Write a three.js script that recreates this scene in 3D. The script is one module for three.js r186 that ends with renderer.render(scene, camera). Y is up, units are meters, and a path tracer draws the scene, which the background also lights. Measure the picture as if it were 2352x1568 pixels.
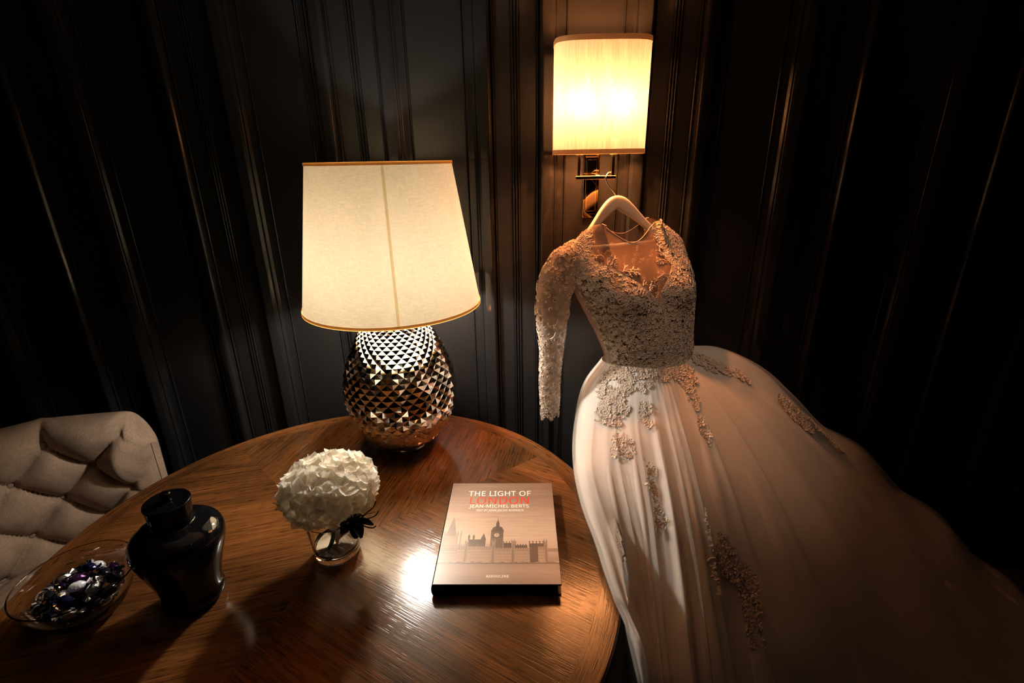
import * as THREE from 'three';
import { RoundedBoxGeometry } from 'three/addons/geometries/RoundedBoxGeometry.js';
import * as BGU from 'three/addons/utils/BufferGeometryUtils.js';

// ---------------------------------------------------------------- camera, exposure, renderer
const scene = new THREE.Scene();
scene.background = new THREE.Color(0, 0, 0);
const D = Math.PI / 180;
const camera = new THREE.PerspectiveCamera(2 * Math.atan(784 / 1140) / D, 2352 / 1568, 0.05, 30);
camera.rotation.order = 'YXZ';
camera.rotation.set(-20.25 * D, 0, -1.0 * D);
camera.position.set(0, 1.56, 0);
camera.updateMatrixWorld();
const renderer = new THREE.WebGLRenderer({ antialias: true });
renderer.toneMapping = THREE.LinearToneMapping;
renderer.toneMappingExposure = 1.0;
renderer.shadowMap.enabled = true;
const TABLE_BULB = { color: [1, 0.95, 0.87], power: 1.5 };
const SCONCE_BULB = { color: [1, 0.32, 0.09], power: 2.0 };
const ADDED_DOWNLIGHT = { color: [1, 0.70, 0.48], power: 2.2 };

// ---------------------------------------------------------------- helpers
const V = (x, y, z) => new THREE.Vector3(x, y, z);
const lerp = (a, b, t) => a + (b - a) * t, clamp = (x, a = 0, b = 1) => Math.min(b, Math.max(a, x));
const smooth = (a, b, x) => { const t = clamp((x - a) / (b - a)); return t * t * (3 - 2 * t); };
function rng(seed) { let s = seed >>> 0; return () => { s = (s + 0x6D2B79F5) | 0; let t = Math.imul(s ^ (s >>> 15), 1 | s); t = (t + Math.imul(t ^ (t >>> 7), 61 | t)) ^ t; return ((t ^ (t >>> 14)) >>> 0) / 4294967296; }; }
const hash = (i, j, k = 0) => { let h = Math.imul(i, 374761393) + Math.imul(j, 668265263) + Math.imul(k, 1274126177); h = Math.imul(h ^ (h >>> 13), 1274126177); return ((h ^ (h >>> 16)) >>> 0) / 4294967296; };
function noise(x, y, px = 1e6, py = 1e6, k = 0) {
  const i = Math.floor(x), j = Math.floor(y), m = (a, p) => ((a % p) + p) % p;
  let f = x - i, g = y - j; f = f * f * (3 - 2 * f); g = g * g * (3 - 2 * g);
  return lerp(lerp(hash(m(i, px), m(j, py), k), hash(m(i + 1, px), m(j, py), k), f), lerp(hash(m(i, px), m(j + 1, py), k), hash(m(i + 1, px), m(j + 1, py), k), f), g);
}
function curve1(pts) { // smooth interpolation of [x, y] pairs
  return x => {
    const n = pts.length; if (x <= pts[0][0]) return pts[0][1]; if (x >= pts[n - 1][0]) return pts[n - 1][1];
    let i = 0; while (x > pts[i + 1][0]) i++;
    const [x0, y0] = pts[i], [x1, y1] = pts[i + 1], h = x1 - x0, t = (x - x0) / h;
    const m0 = i ? (y1 - pts[i - 1][1]) / (x1 - pts[i - 1][0]) : (y1 - y0) / h, m1 = i < n - 2 ? (pts[i + 2][1] - y0) / (pts[i + 2][0] - x0) : (y1 - y0) / h;
    const t2 = t * t, t3 = t2 * t;
    return (2 * t3 - 3 * t2 + 1) * y0 + (t3 - 2 * t2 + t) * h * m0 + (-2 * t3 + 3 * t2) * y1 + (t3 - t2) * h * m1;
  };
}
const used = {};
function numbered(name) { const n = used[name] = (used[name] ?? -1) + 1; return n ? `${name}_${String(n).padStart(3, '0')}` : name; }
function part(name, geo, mat, parent, label) {
  const m = new THREE.Mesh(geo, mat); m.name = name; m.castShadow = m.receiveShadow = true; parent.add(m);
  if (label) m.userData.label = label;
  return m;
}
function thing(name, label, category, pos = [0, 0, 0], turn = 0, group) {
  const o = new THREE.Group(); o.name = numbered(name); o.position.set(...pos); o.rotation.y = turn; scene.add(o);
  o.userData = { label, category }; if (group) o.userData.group = group;
  return o;
}
function structure(name, geo, mat, label) {
  const m = part(name, geo, mat, scene); m.userData = { kind: 'structure' }; if (label) m.userData.label = label; return m;
}
const box = (w, h, d, x = 0, y = 0, z = 0) => new THREE.BoxGeometry(w, h, d).translate(x, y, z);
const rbox = (w, h, d, r, x = 0, y = 0, z = 0) => new RoundedBoxGeometry(w, h, d, 3, r).translate(x, y, z);
const lathe = (pts, n = 64) => new THREE.LatheGeometry(pts.map(p => new THREE.Vector2(p[0], p[1])), n);
const merge = list => BGU.mergeGeometries(list.map(g => { const q = g.index ? g.toNonIndexed() : g; for (const k of Object.keys(q.attributes)) if (!['position', 'normal', 'uv'].includes(k)) q.deleteAttribute(k); return q; }));
const tube = (pts, r, seg = 40, n = 8) => new THREE.TubeGeometry(new THREE.CatmullRomCurve3(pts), seg, r, n);
function smoothLathe(pts, n, per = 6) { // lathe through a spline of the profile
  const c = new THREE.SplineCurve(pts.map(p => new THREE.Vector2(Math.max(p[0], 1e-4), p[1])));
  return new THREE.LatheGeometry(c.getPoints(pts.length * per).map(p => new THREE.Vector2(Math.max(p.x, 1e-4), p.y)), n);
}
function fromGrid(f, ns, nt, uvs = [1, 1]) { // f(i/ns, j/nt) -> Vector3
  const pos = [], uv = [], idx = [];
  for (let j = 0; j <= nt; j++) for (let i = 0; i <= ns; i++) { const p = f(i / ns, j / nt); pos.push(p.x, p.y, p.z); uv.push(i / ns * uvs[0], j / nt * uvs[1]); }
  for (let j = 0; j < nt; j++) for (let i = 0; i < ns; i++) { const a = j * (ns + 1) + i, b = a + 1, c = a + ns + 1, d = c + 1; idx.push(a, b, d, a, d, c); }
  const g = new THREE.BufferGeometry();
  g.setAttribute('position', new THREE.Float32BufferAttribute(pos, 3)); g.setAttribute('uv', new THREE.Float32BufferAttribute(uv, 2)); g.setIndex(idx);
  g.computeVertexNormals(); return g;
}
function sealNormals(g, ns, nt) { // the first and the last column of a closed grid share their normals
  const n = g.attributes.normal;
  for (let j = 0; j <= nt; j++) {
    const a = j * (ns + 1), b = a + ns, v = V(n.getX(a) + n.getX(b), n.getY(a) + n.getY(b), n.getZ(a) + n.getZ(b)).normalize();
    n.setXYZ(a, v.x, v.y, v.z); n.setXYZ(b, v.x, v.y, v.z);
  }
  return g;
}
function dataTexture(w, h, f, srgb = false) {
  const d = new Uint8Array(w * h * 4);
  for (let y = 0; y < h; y++) for (let x = 0; x < w; x++) { const c = f(x / w, y / h, x, y), o = (y * w + x) * 4; d[o] = clamp(c[0]) * 255; d[o + 1] = clamp(c[1]) * 255; d[o + 2] = clamp(c[2]) * 255; d[o + 3] = 255; }
  const t = new THREE.DataTexture(d, w, h); t.wrapS = t.wrapT = THREE.RepeatWrapping; t.magFilter = THREE.LinearFilter; t.minFilter = THREE.LinearFilter;
  if (srgb) t.colorSpace = THREE.SRGBColorSpace; t.needsUpdate = true; return t;
}
const rgb = (r, g, b) => new THREE.Color().setRGB(r, g, b);
const std = o => new THREE.MeshStandardMaterial(o), phys = o => new THREE.MeshPhysicalMaterial(o);
const DS = THREE.DoubleSide;

// ---------------------------------------------------------------- materials
const T = {};
T.wood = dataTexture(1024, 1024, (u, v) => { // grain runs along u; 0.8 m by 0.4 m
  const wav = noise(u * 3, v * 5, 3, 5, 1) * 1.6, band = noise(u * 2, v * 22 + wav, 2, 1e6, 2), fine = noise(u * 14, v * 190, 14, 190, 3), pore = noise(u * 26, v * 330, 26, 330, 4), big = noise(u * 4, v * 4, 4, 4, 5);
  let k = 0.62 + 0.16 * (band - 0.5) + 0.24 * (fine - 0.5) + 0.20 * (big - 0.5); if (pore > 0.74) k -= 0.2 * smooth(0.74, 0.86, pore) * (0.4 + band);
  k = Math.max(k, 0.12);
  return [0.61 * k + 0.01, 0.385 * k, 0.205 * k - 0.004];
}, true);
T.woodBump = dataTexture(1024, 1024, (u, v) => { const k = 0.5 + 0.35 * (noise(u * 14, v * 190, 14, 190, 3) - 0.5) - 0.5 * smooth(0.70, 0.86, noise(u * 26, v * 330, 26, 330, 4)); return [k, k, k]; });
T.linen = dataTexture(512, 512, (u, v) => { const k = 0.80 + 0.14 * (noise(u * 40, v * 300, 40, 300, 1) - 0.5) + 0.10 * (noise(u * 300, v * 30, 300, 30, 2) - 0.5) + 0.10 * (noise(u * 6, v * 6, 6, 6, 3) - 0.5); return [k, k, k]; }, true);
T.shade = dataTexture(512, 512, (u, v) => { const k = 0.90 + 0.07 * (noise(u * 30, v * 300, 30, 300, 1) - 0.5) + 0.05 * (noise(u * 300, v * 40, 300, 40, 2) - 0.5) + 0.03 * (noise(u * 6, v * 3, 6, 3, 3) - 0.5); return [k, k, k]; }, true);
T.weave = dataTexture(512, 512, (u, v) => { const k = 0.5 + 0.25 * Math.sin(u * 2 * Math.PI * 128) * Math.sin(v * 2 * Math.PI * 128) + 0.4 * (noise(u * 90, v * 90, 90, 90, 6) - 0.5); return [k, k, k]; });
T.paint = dataTexture(512, 512, (u, v) => { const k = 0.5 + 0.5 * (noise(u * 60, v * 60, 60, 60, 1) - 0.5) + 0.4 * (noise(u * 150, v * 150, 150, 150, 2) - 0.5); return [k, k, k]; });
T.silk = dataTexture(512, 512, (u, v) => { const k = 0.86 + 0.13 * (noise(u * 260, v * 8, 260, 8, 1) - 0.5) + 0.06 * (noise(u * 60, v * 3, 60, 3, 2) - 0.5); return [k, k, k]; }, true);
T.carpet = dataTexture(256, 256, (u, v) => { const k = 0.5 + 0.5 * (noise(u * 100, v * 100, 100, 100, 1) - 0.5); return [k, k, k]; });
const M = {
  wall: phys({ color: rgb(0.014, 0.0134, 0.014), roughness: 0.36, bumpMap: T.paint, bumpScale: 0.00025, specularIntensity: 1 }),
  moulding: phys({ color: rgb(0.014, 0.0134, 0.014), roughness: 0.15, specularIntensity: 0.65 }),
  ceiling: std({ color: rgb(0.55, 0.52, 0.49), roughness: 0.9 }),
  carpet: std({ color: rgb(0.02, 0.018, 0.018), roughness: 1, bumpMap: T.carpet, bumpScale: 0.004 }),
  wood: phys({ map: T.wood, roughness: 0.16, bumpMap: T.woodBump, bumpScale: 0.00010, specularIntensity: 1 }),
  mercury: std({ color: rgb(0.86, 0.80, 0.72), metalness: 1, roughness: 0.07 }),
  brass: std({ color: rgb(0.80, 0.55, 0.26), metalness: 1, roughness: 0.12 }),
  darkBrass: std({ color: rgb(0.33, 0.24, 0.14), metalness: 1, roughness: 0.05 }),
  steel: std({ color: rgb(0.75, 0.72, 0.68), metalness: 1, roughness: 0.15 }),
  shade: phys({ color: rgb(0.90, 0.75, 0.52), map: T.shade, roughness: 1, transmission: 0.10, thickness: 0, side: DS, specularIntensity: 0 }),
  shadeSeam: phys({ color: rgb(0.90, 0.80, 0.60), roughness: 1, transmission: 0.8, thickness: 0, side: DS, specularIntensity: 0 }),
  shadeTrim: phys({ color: rgb(0.70, 0.40, 0.13), roughness: 0.9, transmission: 0.3, thickness: 0, side: DS, specularIntensity: 0 }),
  silk: phys({ color: rgb(0.86, 0.93, 1), map: T.silk, roughness: 1, transmission: 0.125, thickness: 0, side: DS, specularIntensity: 0 }),
  silkTrim: phys({ color: rgb(0.62, 0.42, 0.25), roughness: 1, transmission: 0.15, thickness: 0, side: DS, specularIntensity: 0 }),
  hanger: phys({ color: rgb(0.80, 0.70, 0.58), roughness: 0.45 }),
  glass: phys({ color: rgb(1, 1, 1), transmission: 1, thickness: 0.01, ior: 1.5, roughness: 0 }),
  water: phys({ color: rgb(1, 1, 1), transmission: 1, thickness: 0.01, ior: 1.33, roughness: 0 }),
  blackGlaze: phys({ color: rgb(0.004, 0.004, 0.005), roughness: 0.05, specularIntensity: 0.8 }),
  petal: phys({ color: rgb(0.95, 0.91, 0.82), roughness: 0.75, transmission: 0.48, thickness: 0, side: DS, specularIntensity: 0.3 }),
  petalGreen: phys({ color: rgb(0.82, 0.80, 0.62), roughness: 0.75, transmission: 0.3, thickness: 0, side: DS, specularIntensity: 0.3 }),
  stem: std({ color: rgb(0.10, 0.16, 0.06), roughness: 0.5 }),
  pod: std({ color: rgb(0.020, 0.012, 0.010), roughness: 0.3, side: DS }),
  linenChair: phys({ color: rgb(0.54, 0.38, 0.27), map: T.linen, roughness: 0.95, bumpMap: T.weave, bumpScale: 0.0006, sheen: 0.3, sheenRoughness: 0.6, side: DS }),
  darkWood: std({ color: rgb(0.03, 0.018, 0.012), roughness: 0.35 }),
  skirt: phys({ color: rgb(0.76, 0.70, 0.655), roughness: 0.75, transmission: 0.12, thickness: 0, side: DS, specularIntensity: 0.4 }),
  tulle: phys({ color: rgb(0.88, 0.83, 0.78), roughness: 0.9, transparent: true, opacity: 0.32, side: DS, specularIntensity: 0.2 }),
  illusion: phys({ color: rgb(0.50, 0.31, 0.22), roughness: 0.9, transparent: true, opacity: 0.42, side: DS, specularIntensity: 0.2 }),
  sleeveTulle: phys({ color: rgb(0.60, 0.47, 0.38), roughness: 0.9, transparent: true, opacity: 0.42, side: DS, specularIntensity: 0.2 }),
  lining: phys({ color: rgb(0.42, 0.31, 0.245), roughness: 0.8, side: DS, specularIntensity: 0.3 }),
  lace: phys({ color: rgb(0.68, 0.57, 0.48), roughness: 0.7, side: DS, specularIntensity: 0.4 }),
  pages: std({ color: rgb(0.5, 0.44, 0.36), roughness: 0.9 }),
  bookBlack: phys({ color: rgb(0.006, 0.006, 0.007), roughness: 0.35 }),
};

// ---------------------------------------------------------------- room
const WZ = -1.58, AX = 0.246, PER = 0.449, X0 = -2.75, X1 = 2.75, HGT = 2.75, ZB = 2.6;
structure('floor', box(X1 - X0 + 0.4, 0.12, ZB - WZ + 0.5, (X0 + X1) / 2, -0.06, (ZB + WZ) / 2), M.carpet, 'dark carpeted floor');
structure('ceiling', box(X1 - X0 + 0.4, 0.12, ZB - WZ + 0.5, (X0 + X1) / 2, HGT + 0.06, (ZB + WZ) / 2), M.ceiling);
structure('wall_left', box(0.15, HGT, ZB - WZ + 0.3, X0 - 0.075, HGT / 2, (ZB + WZ) / 2), M.wall);
structure('wall_right', box(0.15, HGT, ZB - WZ + 0.3, X1 + 0.075, HGT / 2, (ZB + WZ) / 2), M.wall);
structure('wall_front', box(X1 - X0 + 0.3, HGT, 0.15, 0, HGT / 2, ZB + 0.075), M.wall);
const wall = structure('wall_back', box(X1 - X0 + 0.3, HGT, 0.15, 0, HGT / 2, WZ - 0.085), M.wall, 'dark lacquered wall of tall moulded panels');
{
  // upright mouldings: a profile of [distance from the panel's middle, height above the field], swept from floor to ceiling
  const upright = (pts, crease = 0.6) => {
    const sh = new THREE.Shape(pts.map(p => new THREE.Vector2(p[0], p[1])));
    const g = new THREE.ExtrudeGeometry(sh, { depth: HGT, bevelEnabled: false }).rotateX(-Math.PI / 2).scale(1, 1, -1);
    const ix = g.index; if (!ix) { const p = g.attributes.position.array; for (let i = 0; i < p.length; i += 9) for (let k = 0; k < 3; k++) { const t = p[i + 3 + k]; p[i + 3 + k] = p[i + 6 + k]; p[i + 6 + k] = t; } }
    g.deleteAttribute('normal'); g.computeVertexNormals();
    return BGU.toCreasedNormals(g, crease);
  };
  const arc = (cx, cy, rx, ry, a0, a1, n) => Array.from({ length: n + 1 }, (_, i) => [cx + rx * Math.cos(lerp(a0, a1, i / n) * D), cy + ry * Math.sin(lerp(a0, a1, i / n) * D)]);
  const prof = [[0.076, -0.01], [0.076, 0.001], ...arc(0.0785, 0.002, 0.0025, 0.003, 180, 0, 6), [0.0815, 0.001], [0.083, 0.004],
    ...arc(0.083, 0.022, 0.026, 0.018, -90, -25, 8), [0.1075, 0.0165], [0.1105, 0.0165], ...arc(0.136, 0.013, 0.025, 0.015, 172, 90, 8),
    [0.1365, 0.0283], [0.1455, 0.0302], ...arc(0.1435, 0.0185, 0.0115, 0.012, 78, 0, 10), [0.1555, 0.006], [0.1575, 0.004], ...arc(0.161, 0.005, 0.0035, 0.004, 170, 10, 6), [0.165, -0.01]];
  const right = upright(prof), left = upright(prof.map(p => [-p[0], p[1]]).reverse());
  const field = rbox(0.156, HGT, 0.02, 0.001, 0, HGT / 2, -0.01);
  const reed = upright([[-0.0035, -0.01], ...arc(0, 0.004, 0.0035, 0.0045, 180, 0, 8), [0.0035, -0.01]]);
  const hs = (PER - 0.33) / 2 - 0.012;
  const stile = rbox(hs, HGT, 0.016, 0.002, 0, HGT / 2, -0.004);
  for (let i = -6; i <= 5; i++) {
    const x = AX + i * PER; if (x - 0.17 < X0 || x + 0.17 > X1) continue;
    const put = (name, g, m, px) => { part(name, g, m, wall).position.set(px, 0, WZ); };
    put('panel', field, M.wall, x); put('moulding', right, M.moulding, x); put('moulding', left, M.moulding, x);
    for (const s of [-1, 1]) put('stile', stile, M.wall, x + s * (0.165 + hs / 2));
    if (x + PER / 2 < X1) for (const k of [-0.0085, 0, 0.0085]) put('reed', reed, M.moulding, x + PER / 2 + k);
  }
}
structure('baseboard_back', rbox(X1 - X0, 0.16, 0.02, 0.004, 0, 0.08, WZ + 0.042), M.moulding);

// ---------------------------------------------------------------- added ceiling light, out of view, to lift the bodice and upper skirt
{
  const L = thing('added_ceiling_light', 'added recessed ceiling light out of view, brightening the dress from above', 'ceiling light', [0.5, HGT, -0.45]);
  part('trim_ring', lathe([[0.034, -0.001], [0.048, -0.001], [0.05, -0.004], [0.046, -0.008], [0.036, -0.006], [0.034, -0.001]], 40), M.steel, L);
  part('lens', new THREE.CylinderGeometry(0.034, 0.034, 0.004, 32).translate(0, -0.003, 0), phys({ color: rgb(1, 1, 1), emissive: rgb(...ADDED_DOWNLIGHT.color), emissiveIntensity: 6, roughness: 0.4 }), L);
  const sp = new THREE.SpotLight(rgb(...ADDED_DOWNLIGHT.color), ADDED_DOWNLIGHT.power, 0, 16.5 * D, 1); sp.position.set(0, -0.03, 0); sp.target.position.set(0.02, -1.68, -0.90); sp.castShadow = true; sp.shadow.radius = 1.5; sp.name = 'added_lens_light'; L.add(sp, sp.target);
}

// ---------------------------------------------------------------- table
const TC = [-0.396, -0.88], TR = 0.621, TY = 0.76;
{
  const t = thing('round_table', 'round dark walnut table with matched veneer top and banded edge', 'table', [TC[0], 0, TC[1]]);
  const wedge = (a0, a1, r0, r1, grain) => { // veneer leaf between two angles, uv in metres along its grain
    const n = Math.ceil((a1 - a0) / 2.5), pos = [], nor = [], uv = [], idx = [], rr = r0 > 0 ? [r0, r1] : [0, r1 * 0.5, r1], ct = Math.cos(grain * D), st = Math.sin(grain * D);
    rr.forEach((r, j) => { for (let i = 0; i <= n; i++) {
      const a = lerp(a0, a1, i / n) * D, x = r * Math.cos(a), z = -r * Math.sin(a); pos.push(x, 0, z); nor.push(0, 1, 0);
      if (grain === null) uv.push(a * r1 / 0.8, (r - r0) / 0.4 + 0.13); else uv.push((x * ct - z * st) / 0.8, (x * st + z * ct) / 0.4 + a0 / 50);
      if (j && i) { const p = j * (n + 1) + i, q = p - n - 1; idx.push(p, q, q - 1, p, q - 1, p - 1); }
    } });
    const g = new THREE.BufferGeometry(); g.setAttribute('position', new THREE.Float32BufferAttribute(pos, 3)); g.setAttribute('normal', new THREE.Float32BufferAttribute(nor, 3)); g.setAttribute('uv', new THREE.Float32BufferAttribute(uv, 2)); g.setIndex(idx);
    g.computeVertexNormals(); return g;
  };
  const bw = 0.05;
  for (const [a0, a1, gr] of [[36, 136, 78], [136, 254, 16], [254, 396, 149]]) part('veneer_leaf', wedge(a0, a1, 0, TR - bw, gr), M.wood, t).position.y = TY;
  for (let k = 0; k < 6; k++) part('edge_band', wedge(k * 60 + 6, k * 60 + 66, TR - bw, TR - 0.004, null), M.wood, t).position.y = TY;
  const rim = lathe([[TR - 0.004, TY], [TR - 0.0012, TY - 0.0012], [TR, TY - 0.004], [TR, TY - 0.030], [TR - 0.004, TY - 0.036], [TR - 0.05, TY - 0.038], [0.001, TY - 0.038]], 160);
  { const u = rim.attributes.uv; for (let i = 0; i < u.count; i++) u.setXY(i, u.getX(i) * 4.9, u.getY(i) * 0.12); }
  part('rim', rim, M.wood, t);
  part('pedestal', smoothLathe([[0.07, 0.72], [0.075, 0.6], [0.055, 0.5], [0.06, 0.3], [0.10, 0.12], [0.22, 0.05], [0.26, 0.03], [0.26, 0.002]], 48), M.darkWood, t);
}

// ---------------------------------------------------------------- table lamp
{
  const L = thing('table_lamp', 'large table lamp with diamond cut mercury glass egg base and lit cream drum shade', 'lamp', [-0.324, TY, -1.305]);
  const prof = curve1([[0.012, 0.060], [0.03, 0.088], [0.07, 0.124], [0.12, 0.147], [0.185, 0.156], [0.25, 0.147], [0.31, 0.124], [0.36, 0.098], [0.40, 0.070], [0.425, 0.046]]);
  const rows = []; for (let y = 0.012; y < 0.425;) { rows.push(y); const s = (prof(y + 0.002) - prof(y - 0.002)) / 0.004; y += 0.92 * Math.PI * prof(y) / 30 / Math.sqrt(1 + s * s); }
  const n = 30, pos = [], P = (j, i, out = 0) => { const y = rows[clamp(j, 0, rows.length - 1)], r = prof(y) + out, a = (i + (j & 1 ? 0.5 : 0)) * 2 * Math.PI / n; return [r * Math.cos(a), y, r * Math.sin(a)]; };
  for (let j = 0; j < rows.length - 1; j++) for (let i = 0; i < n; i++) {
    const y = rows[j], r = prof(y), out = 0.26 * Math.PI * r / n + 0.0006, a = (i + (j & 1 ? 0.5 : 0)) * 2 * Math.PI / n, half = Math.PI / n;
    const s = (prof(y + 0.002) - prof(y - 0.002)) / 0.004, q = Math.sqrt(1 + s * s), pt = (aa, yy, rr) => [rr * Math.cos(aa), yy, rr * Math.sin(aa)];
    const top = pt(a, rows[j + 1], prof(rows[j + 1])), bot = j ? pt(a, rows[j - 1], prof(rows[j - 1])) : pt(a, y, r);
    const l = pt(a - half, y, r), rt = pt(a + half, y, r), ap = pt(a, y - out * s / q, r + out / q);
    for (const tri of [[l, top, ap], [top, rt, ap], [rt, bot, ap], [bot, l, ap]]) pos.push(...tri[0], ...tri[1], ...tri[2]);
  }
  const g = new THREE.BufferGeometry(); g.setAttribute('position', new THREE.Float32BufferAttribute(pos, 3)); g.computeVertexNormals();
  part('glass_body', g, M.mercury, L, 'mirrored glass egg cut in diamonds');
  part('foot', lathe([[0.001, 0.0005], [0.064, 0.0005], [0.066, 0.004], [0.064, 0.012], [0.055, 0.014], [0.001, 0.014]], 48), M.darkBrass, L);
  part('cap', lathe([[0.046, 0.418], [0.05, 0.424], [0.046, 0.432], [0.02, 0.436], [0.014, 0.45], [0.014, 0.475], [0.001, 0.476]], 40), M.brass, L);
  const rb = 0.233, rt = 0.176, yb = 0.437, yt = 0.796, uvm = gg => { const u = gg.attributes.uv; for (let i = 0; i < u.count; i++) u.setXY(i, u.getX(i) * 5, u.getY(i) * 1.4); return gg; };
  const shade = part('shade', uvm(lathe(Array.from({ length: 13 }, (_, i) => [lerp(rb, rt, i / 12), lerp(yb, yt, i / 12)]), 128)), M.shade, L, 'cream linen shade glowing from within'); shade.position.x = 0.005;
  part('trim', lathe([[rb - 0.0015, yb - 0.001], [rb + 0.002, yb - 0.002], [rb + 0.0015, yb + 0.006]], 128), M.shadeTrim, shade);
  part('trim', lathe([[rt - 0.0015, yt + 0.001], [rt + 0.002, yt + 0.002], [rt + 0.0025, yt - 0.005]], 128), M.shadeTrim, shade);
  const sa = 75 * D; part('seam', fromGrid((u, v) => { const r = lerp(rb, rt, v) + 0.0012, a = sa + (u - 0.5) * 0.0065 / r; return V(r * Math.cos(a), lerp(yb, yt, v), r * Math.sin(a)); }, 2, 8), M.shadeSeam, shade);
  part('spider', merge([0, 120, 240].map(a => tube([V(0, yt - 0.03, 0), V(0.5 * rt * Math.cos(a * D), yt - 0.02, 0.5 * rt * Math.sin(a * D)), V((rt - 0.002) * Math.cos(a * D), yt - 0.004, (rt - 0.002) * Math.sin(a * D))], 0.0018, 8, 5))), M.brass, L);
  const by = 0.53;
  part('bulb', smoothLathe([[0.001, by + 0.032], [0.018, by + 0.026], [0.029, by + 0.006], [0.024, by - 0.014], [0.014, by - 0.030], [0.013, by - 0.036]], 32), phys({ color: rgb(1, 0.95, 0.85), emissive: rgb(...TABLE_BULB.color), emissiveIntensity: 12, roughness: 0.5 }), L);
  const pl = new THREE.PointLight(rgb(...TABLE_BULB.color), TABLE_BULB.power); pl.position.set(0, by + 0.004, 0); pl.castShadow = true; pl.shadow.radius = 1.4; pl.name = 'bulb_light'; L.add(pl);
}

// ---------------------------------------------------------------- wall sconce
{
  const S = thing('wall_sconce', 'brass wall sconce with glowing rounded silk shade', 'wall lamp', [AX, 1.5, WZ]);
  const w = 0.123, d = 0.074, cz = 0.114, yb = 0.068, yt = 0.340;
  const outline = (n = 96) => Array.from({ length: n + 1 }, (_, i) => { const a = i / n * 2 * Math.PI, c = Math.cos(a), s = Math.sin(a), e = 2 / 3.6; return [w * Math.sign(c) * Math.abs(c) ** e, d * Math.sign(s) * Math.abs(s) ** e]; });
  const O = outline(), ring = (y0, y1, k) => fromGrid((u, v) => { const p = O[Math.round(u * 96)]; return V(p[0] + Math.sign(p[0]) * k * Math.abs(p[0]) / w, lerp(y0, y1, v), cz + p[1] * (1 + k / d)); }, 96, 10, [3, 1]);
  const sh = part('shade', sealNormals(ring(yb, yt, 0), 96, 10), M.silk, S, 'pale silk shade with oval plan, lit from inside');
  part('trim', ring(yb - 0.001, yb + 0.011, 0.0012), M.silkTrim, sh); part('trim', ring(yt - 0.011, yt + 0.001, 0.0012), M.silkTrim, sh);
  part('backplate', merge([rbox(0.047, 0.186, 0.010, 0.002, 0.001, -0.024, 0.006), rbox(0.036, 0.166, 0.006, 0.0015, 0.001, -0.022, 0.012)]), M.darkBrass, S, 'polished stepped backplate');
  part('frame', merge([box(0.0016, 0.15, 0.002, -0.013, -0.022, 0.0155), box(0.0016, 0.15, 0.002, 0.015, -0.022, 0.0155), box(0.0296, 0.0016, 0.002, 0.001, 0.052, 0.0155), box(0.0296, 0.0016, 0.002, 0.001, -0.096, 0.0155)]), M.brass, S);
  part('arm', rbox(0.012, 0.012, 0.116, 0.002, 0.0, 0.007, 0.071), M.brass, S);
  part('crossbar', rbox(0.112, 0.010, 0.012, 0.002, -0.006, 0.006, 0.128), M.brass, S);
  for (const x of [-0.053, 0.041]) {
    part('post', merge([rbox(0.009, 0.066, 0.009, 0.0015, x, 0.034, 0.128), new THREE.CylinderGeometry(0.011, 0.011, 0.07, 20).translate(x, 0.10, 0.128)]), M.brass, S);
    part('bulb', smoothLathe([[0.001, 0.225], [0.008, 0.205], [0.0155, 0.175], [0.013, 0.15], [0.009, 0.135]], 24).translate(x, 0, 0.138), phys({ color: rgb(1, 0.9, 0.75), emissive: rgb(...SCONCE_BULB.color), emissiveIntensity: 10, roughness: 0.5 }), S);
    const pl = new THREE.PointLight(rgb(...SCONCE_BULB.color), SCONCE_BULB.power / 2); pl.position.set(x, 0.19, 0.138); pl.castShadow = true; pl.shadow.radius = 0.75; pl.name = 'bulb_light'; S.add(pl);
  }
}

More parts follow.
